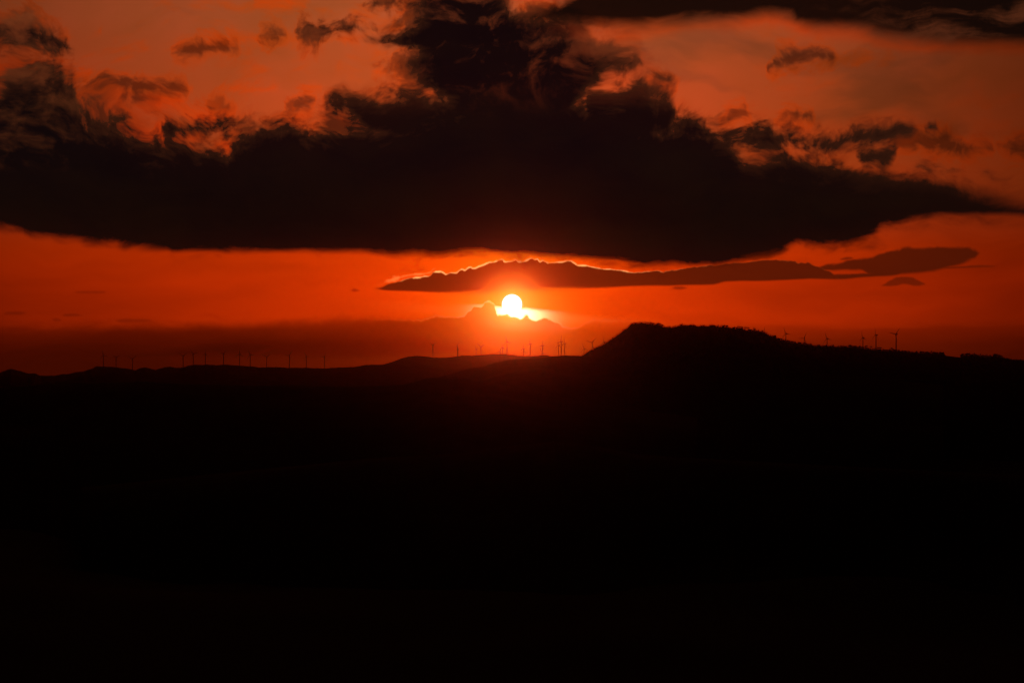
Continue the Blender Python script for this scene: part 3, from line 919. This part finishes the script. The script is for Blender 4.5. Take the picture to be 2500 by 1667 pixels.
rng = random.Random(5)
WHOLE = []                      # one-mesh trees for the crest: too small to show their parts
for i in range(8):
    kind = ('round', 'round', 'pine', 'round', 'round', 'pine', 'round', 'round')[i]
    (tv, tf), (cv, cf) = tree_parts(kind, rng)
    n = len(tv)
    me = mesh_from('tree', tv + cv, tf + [tuple(k + n for k in q) for q in cf])
    me.materials.append(M_BARK); me.materials.append(M_LEAF)
    for k, p in enumerate(me.polygons): p.material_index = 0 if k < len(tf) else 1
    WHOLE.append((kind, me))
PINE = []
for i in range(3):
    (tv, tf), (cv, cf) = tree_parts('umbrella', rng)
    a, b = mesh_from('trunk', tv, tf), mesh_from('crown', cv, cf)
    a.materials.append(M_BARK); b.materials.append(M_LEAF)
    PINE.append((a, b))

SEG = [(1400, 1541, 'small dark tree on the steep left slope of the wooded hill', 'trees on the steep left slope'),
       (1541, 1640, 'dark tree on the summit knob of the wooded hill', 'trees on the summit knob'),
       (1640, 1790, 'dark tree on the level plateau right of the summit knob', 'trees on the plateau'),
       (1790, 1905, 'dark tree on the falling crest at the right end of the plateau', 'trees at the end of the plateau'),
       (1905, 2085, 'dark tree in the line along the gentle crest among the right turbines', 'trees along the gentle crest'),
       (2085, 2200, 'dark tree between the three tall turbines at the right', 'trees between the three right turbines'),
       (2200, 2306, 'dark tree in the wood left of the clearing', 'trees left of the clearing'),
       (2343, 2505, 'dark tree in the wood at the right edge, right of the clearing', 'trees right of the clearing')]
tops = np.array(TREETOPS, float)
px = 1412.0
count = 0
while px < 2503 and count < 285:
    if 2305 < px < 2347:
        px += 4; continue
    seg = next((s for s in SEG if s[0] <= px < s[1]), None)
    if seg is None:
        px += 4; continue
    t = rng.uniform(-14, 10)
    x, y, z = wood.place(px, t)
    top = np.interp(px, tops[:, 0], tops[:, 1]) + rng.choice((-2.2, -1.0, -.4, 0, .4, .8, 1.6, 2.6)) + rng.uniform(-.5, .5)
    top -= 2.4 * float(fbm(np.array(px / 26.0), np.array(3.3), 3))
    h = CAMZ + y * (HOR - top) / F - z
    h = max(3.0, min(9.5, h))
    kind, me = WHOLE[rng.randrange(len(WHOLE))]
    wd = {'round': rng.uniform(.95, 1.5), 'pine': rng.uniform(1.0, 1.4), 'umbrella': rng.uniform(1.0, 1.4)}[kind]
    o = bpy.data.objects.new('tree', me); COL.objects.link(o)
    o.location = (x, y, z - .2); o.scale = (h * wd, h * wd, h); o.rotation_euler = (0, 0, rng.uniform(0, 6.28))
    tag(o, seg[2], 'tree', seg[3])
    count += 1
    px += rng.uniform(2.6, 4.9) if px > 1541 else rng.uniform(2.4, 4.2)

# umbrella pines whose bare trunks show against the sky
PINES = [(1803, 8.5, 'umbrella pine standing clear at the left of the broken tree line on the plateau end'),
         (1811, 8.5, 'second umbrella pine from the left in the broken tree line on the plateau end'),
         (1820.5, 8.0, 'umbrella pine in the middle of the broken tree line on the plateau end'),
         (1826, 8.5, 'umbrella pine right of the middle of the broken tree line on the plateau end'),
         (1841.6, 8.0, 'umbrella pine with sky under its crown, last of the broken tree line'),
         (2100, 6.0, 'small umbrella pine left of the turbine with a long blade down'),
         (2116, 9.0, 'wide umbrella pine right of the turbine with a long blade down'),
         (2126.7, 8.5, 'umbrella pine left of the turbine with an upright blade'),
         (2144, 8.0, 'umbrella pine right beside the tower of the turbine with an upright blade'),
         (2149.5, 9.0, 'tall umbrella pine, right one of the pair beside the upright-blade turbine'),
         (2177, 9.0, 'lone umbrella pine left of the rightmost turbine')]
for i, (px, hp, label) in enumerate(PINES):
    x, y, z = wood.place(px, -6.0)
    h = hp * y / F * 1.05
    root = bpy.data.objects.new('umbrella_pine', None); COL.objects.link(root)
    root.location = (x, y, z - .2); root.scale = (h * 1.05, h * 1.05, h); root.rotation_euler = (0, 0, rng.uniform(0, 6.28))
    tag(root, label, 'tree', 'umbrella pines on the crest')
    for nm, me in zip(('trunk', 'crown'), PINE[i % 3]):
        o = bpy.data.objects.new(nm, me); COL.objects.link(o); o.parent = root


# the wood that clothes the hill reads as one mass
def woodland(ridge, x0, x1, n, label, mat, hmin, hmax, seed):
    rs = np.random.RandomState(seed)
    v, f = [], []
    r2 = random.Random(seed)
    for _ in range(n):
        px = rs.uniform(x0, x1); t = -rs.exponential(420) - 12
        if t < -1900 or (2303 < px < 2348 and t > -80): continue
        x, y, z = ridge.place(px, t)
        h = rs.uniform(hmin, hmax) * (0.7 if t > -60 else 1.0)
        for k in range(4):
            clump(v, f, (x + rs.normal(0, h * .2), y + rs.normal(0, h * .2), z + h * (.35 + .18 * k)), h * .3, r2)
    o = link('woodland', mesh_from('woodland', v, f), mat)
    tag(o, label, 'woodland', kind='stuff')


woodland(wood, 1435, 2900, 2200, 'dark pine wood covering the face of the flat-topped hill', M_LEAF, 5, 9, 3)

# ------------------------------------------------------------------ haze
hb = 25500.0
z0, z1 = 40.0, 640.0
hv = [(-hb, -hb, z0), (hb, -hb, z0), (hb, hb, z0), (-hb, hb, z0), (-hb, -hb, z1), (hb, -hb, z1), (hb, hb, z1), (-hb, hb, z1)]
hf = [(0, 3, 2, 1), (4, 5, 6, 7), (0, 1, 5, 4), (1, 2, 6, 5), (2, 3, 7, 6), (3, 0, 4, 7)]
mh = bpy.data.materials.new('haze_air'); mh.use_nodes = True
t = mh.node_tree; t.nodes.clear()
pv = t.nodes.new('ShaderNodeVolumePrincipled')
pv.inputs['Color'].default_value = (0.95, 0.93, 0.9, 1)
pv.inputs['Density'].default_value = 1.0e-5
pv.inputs['Density Attribute'].default_value = ''
pv.inputs['Anisotropy'].default_value = 0.99
om = t.nodes.new('ShaderNodeOutputMaterial')
t.links.new(pv.outputs[0], om.inputs['Volume'])
haze = link('haze', mesh_from('haze', hv, hf), mh)
tag(haze, 'thin reddish evening haze hanging over the hills below the sun', 'haze', kind='stuff')
